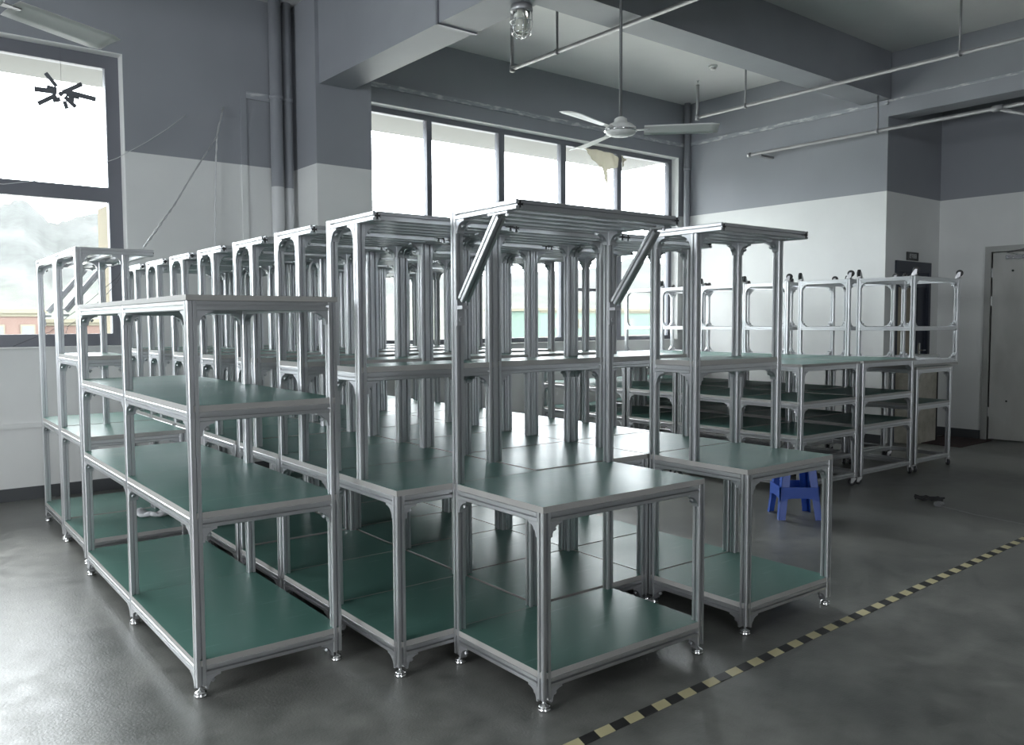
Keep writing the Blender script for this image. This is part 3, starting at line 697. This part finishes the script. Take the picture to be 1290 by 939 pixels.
cable('upper of two thin curly wires crossing the lower left window to its sill', [(2.02, Yw, 2.02), (1.95, Yw, 1.92), (1.86, Yw, 1.84), (1.72, Yw, 1.71), (1.54, Yw, 1.57), (1.4, Yw, 1.44), (1.25, Yw, 1.38), (1.13, WY-.01, 1.322)], .0025, WIRED)
cable('lower of two thin curly wires crossing the lower left window', [(2.0, Yw-.01, 1.96), (1.94, Yw-.01, 1.87), (1.85, Yw-.01, 1.76), (1.61, Yw-.01, 1.54), (1.54, Yw-.01, 1.49), (1.5, WY-.01, 1.322)], .0025, WIRED)

# ------------------------------------------------------------------ recess: sign, box, floor patch
def sign():
    t = thing('door_sign', 'small black sign plate with white characters above the dark doorway', 'sign', (10.54, YC-.012, 2.315))
    bm = B(); box(bm, -.15, .15, 0, .012, -.052, .052); obj('plate', bm, BLACK, t)
    WT = mat('white_lettering', (.6, .6, .6), .5)
    # four block characters, as far as they can be read in the photograph
    glyph = [[(0,0,1,.12),(0,.88,1,1),(0,0,.18,1),(.4,.3,.6,.7),(.82,.5,1,1)], [(0,.85,1,1),(.41,0,.59,1),(.1,.4,.9,.52)], [(0,0,.2,1),(0,0,1,.14),(.35,.45,.95,.6),(.35,.85,.95,1),(.75,0,.95,1)], [(0,.85,1,1),(0,0,1,.14),(.05,.42,.9,.56),(0,0,.18,1),(.8,0,1,1)]]
    for i, gl in enumerate(glyph):
        bm = B()
        for a, b_, c, d in gl: box(bm, -.088+i*.047+a*.036, -.088+i*.047+c*.036, -.002, 0, -.022+b_*.052, -.022+d*.052)
        obj('character', bm, WT, t)
sign()
def crate():
    t = thing('wrapped_cabinet', 'beige wrapped cabinet with a white top in front of the dark doorway', 'cabinet', (10.42, 4.93, 0))
    m = vary(mat('crumpled_beige_wrap', (.42, .40, .34), .25), (.33, .31, .25), (.5, .48, .42), 6, .29, .5, .6, bscale=18, bdist=.03)
    bm = B(); box(bm, -.28, .26, -.14, .13, 0, 1.05); bmesh.ops.subdivide_edges(bm, edges=bm.edges[:], cuts=6, use_grid_fill=True); obj('body', bm, m, t)
    bm = B(); box(bm, -.30, .275, -.16, .135, 1.05, 1.085); obj('top', bm, SILLM, t)
    bm = B(); box(bm, .262, .275, -.15, -.135, 0, 1.05); obj('edge_strip', bm, BLACK, t)
crate()
bm = B(); box(bm, -.45, .45, -.3, .3, 0, .008); bmesh.ops.bevel(bm, geom=bm.edges[:], offset=.003, segments=2, affect='EDGES')  # thin dark maroon slab lying flat on the floor
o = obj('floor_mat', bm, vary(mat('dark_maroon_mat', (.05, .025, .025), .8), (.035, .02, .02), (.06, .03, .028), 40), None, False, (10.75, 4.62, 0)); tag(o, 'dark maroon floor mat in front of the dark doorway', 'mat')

# ------------------------------------------------------------------ floor: tape, strap, gloves
def tape():
    m = mat('hazard_tape', (.6, .5, .2), .45); nt, b = nodes(m)
    tcn = nt.nodes.new('ShaderNodeTexCoord'); s = nt.nodes.new('ShaderNodeSeparateXYZ'); nt.links.new(tcn.outputs['Object'], s.inputs[0])
    a = nt.nodes.new('ShaderNodeMath'); a.operation = 'MULTIPLY_ADD'; a.inputs[1].default_value = -.35; nt.links.new(s.outputs['Y'], a.inputs[0]); nt.links.new(s.outputs['X'], a.inputs[2])
    f = nt.nodes.new('ShaderNodeMath'); f.operation = 'DIVIDE'; f.inputs[1].default_value = .16; nt.links.new(a.outputs[0], f.inputs[0])
    fr = nt.nodes.new('ShaderNodeMath'); fr.operation = 'FRACT'; nt.links.new(f.outputs[0], fr.inputs[0])
    g_ = nt.nodes.new('ShaderNodeMath'); g_.operation = 'GREATER_THAN'; g_.inputs[1].default_value = .5; nt.links.new(fr.outputs[0], g_.inputs[0])
    mx = nt.nodes.new('ShaderNodeMix'); mx.data_type = 'RGBA'; nt.links.new(g_.outputs[0], mx.inputs['Factor'])
    mx.inputs[6].default_value = (.62, .56, .33, 1); mx.inputs[7].default_value = (.03, .03, .03, 1)
    nt.links.new(mx.outputs[2], b.inputs['Base Color'])
    bm = B(); L = 6.6; box(bm, 0, L, -.026, .026, 0, .0012)
    o = obj('hazard_tape', bm, m, None, False, (1.93, 2.11, .0005)); o.rotation_euler = (0, 0, math.atan2(2.215-2.12, 6.27-2.0))
    tag(o, 'black and yellow hazard tape stuck across the floor', 'tape')
tape()
def strap():
    t = thing('tie_strap', 'black tie strap with a metal buckle lying on the floor at the right', 'strap', (6.90, 3.07, 0))
    bm = B(); random.seed(3)
    for q in range(3):
        tube(bm, [(.10+.01*q-(.0)*i+ .0 + (i*.018-.02)*.6, .22-.025*i+.012*math.sin(i*1.7+q), .012+.010*q+.006*math.sin(i*2.1+q)) for i in range(9)], .008, 6)
    obj('webbing', bm, BLACK, t, True)
    bm = B(); box(bm, -.04, .03, -.05, .01, 0, .035); bmesh.ops.bevel(bm, geom=bm.edges[:], offset=.008, segments=2, affect='EDGES'); obj('buckle', bm, ZINC, t)
    pts = [(-.02, -.05, .004), (-.08, -.20, .005), (-.13, -.35, .004), (-.16, -.52, .006), (-.18, -.72, .004), (-.2, -1.1, .004)]
    bm = B()
    for a, b_ in zip(pts, pts[1:]):
        v = [bm.verts.new(p) for p in ((a[0]-.006, a[1], a[2]), (a[0]+.006, a[1], a[2]+.004), (b_[0]+.006, b_[1], b_[2]+.004), (b_[0]-.006, b_[1], b_[2]))]; bm.faces.new(v)
    o = obj('strap_tail', bm, ZINC, t); sm = o.modifiers.new('thickness', 'SOLIDIFY'); sm.thickness = .0015
strap()
def gloves():
    CT = vary(mat('white_knit_cotton', (.72, .72, .74), .85), (.5, .5, .53), (.78, .78, .8), 30, bump=.5, bscale=220, bdist=.004)
    for i, (dx, dy, rot, lab) in enumerate(((0, 0, 2.0, 'crumpled white work glove on the side-on workbench, the left of two'), (.11, -.07, .3, 'crumpled white work glove on the side-on workbench, the right of two'))):
        t = K(1.47+dx, 6.15+dy, .157); bm = B()
        verts = []
        bmesh.ops.create_icosphere(bm, subdivisions=3, radius=1, matrix=Matrix.Diagonal((.075, .042, .028, 1)))
        for v in bm.verts:
            v.co.z += .028; k = 1+.16*math.sin(v.co.x*80+i)*math.cos(v.co.y*95)+.08*math.sin(v.co.x*170); v.co.x *= k; v.co.y *= k; v.co.z = max(0, v.co.z*(.85+.3*math.sin(v.co.x*60)))
        for f in range(5):
            a = -.6+.3*f; L = .06 if 0 < f < 4 else .045
            p = Vector((.055, -.03+.015*f, .018)); d = Vector((math.cos(a), math.sin(a)*.8, 0))
            tube(bm, [p, p+d*L*.5+Vector((0, 0, .012)), p+d*L+Vector((0, 0, -.004)), p+d*L*1.12+Vector((0, 0, -.006))], [.011, .011, .0095, .005], 8)
        o = obj('work_glove', bm, CT, None, True, t); o.rotation_euler = (0, 0, rot+RACK); tag(o, lab, 'glove', 'white work gloves')
gloves()
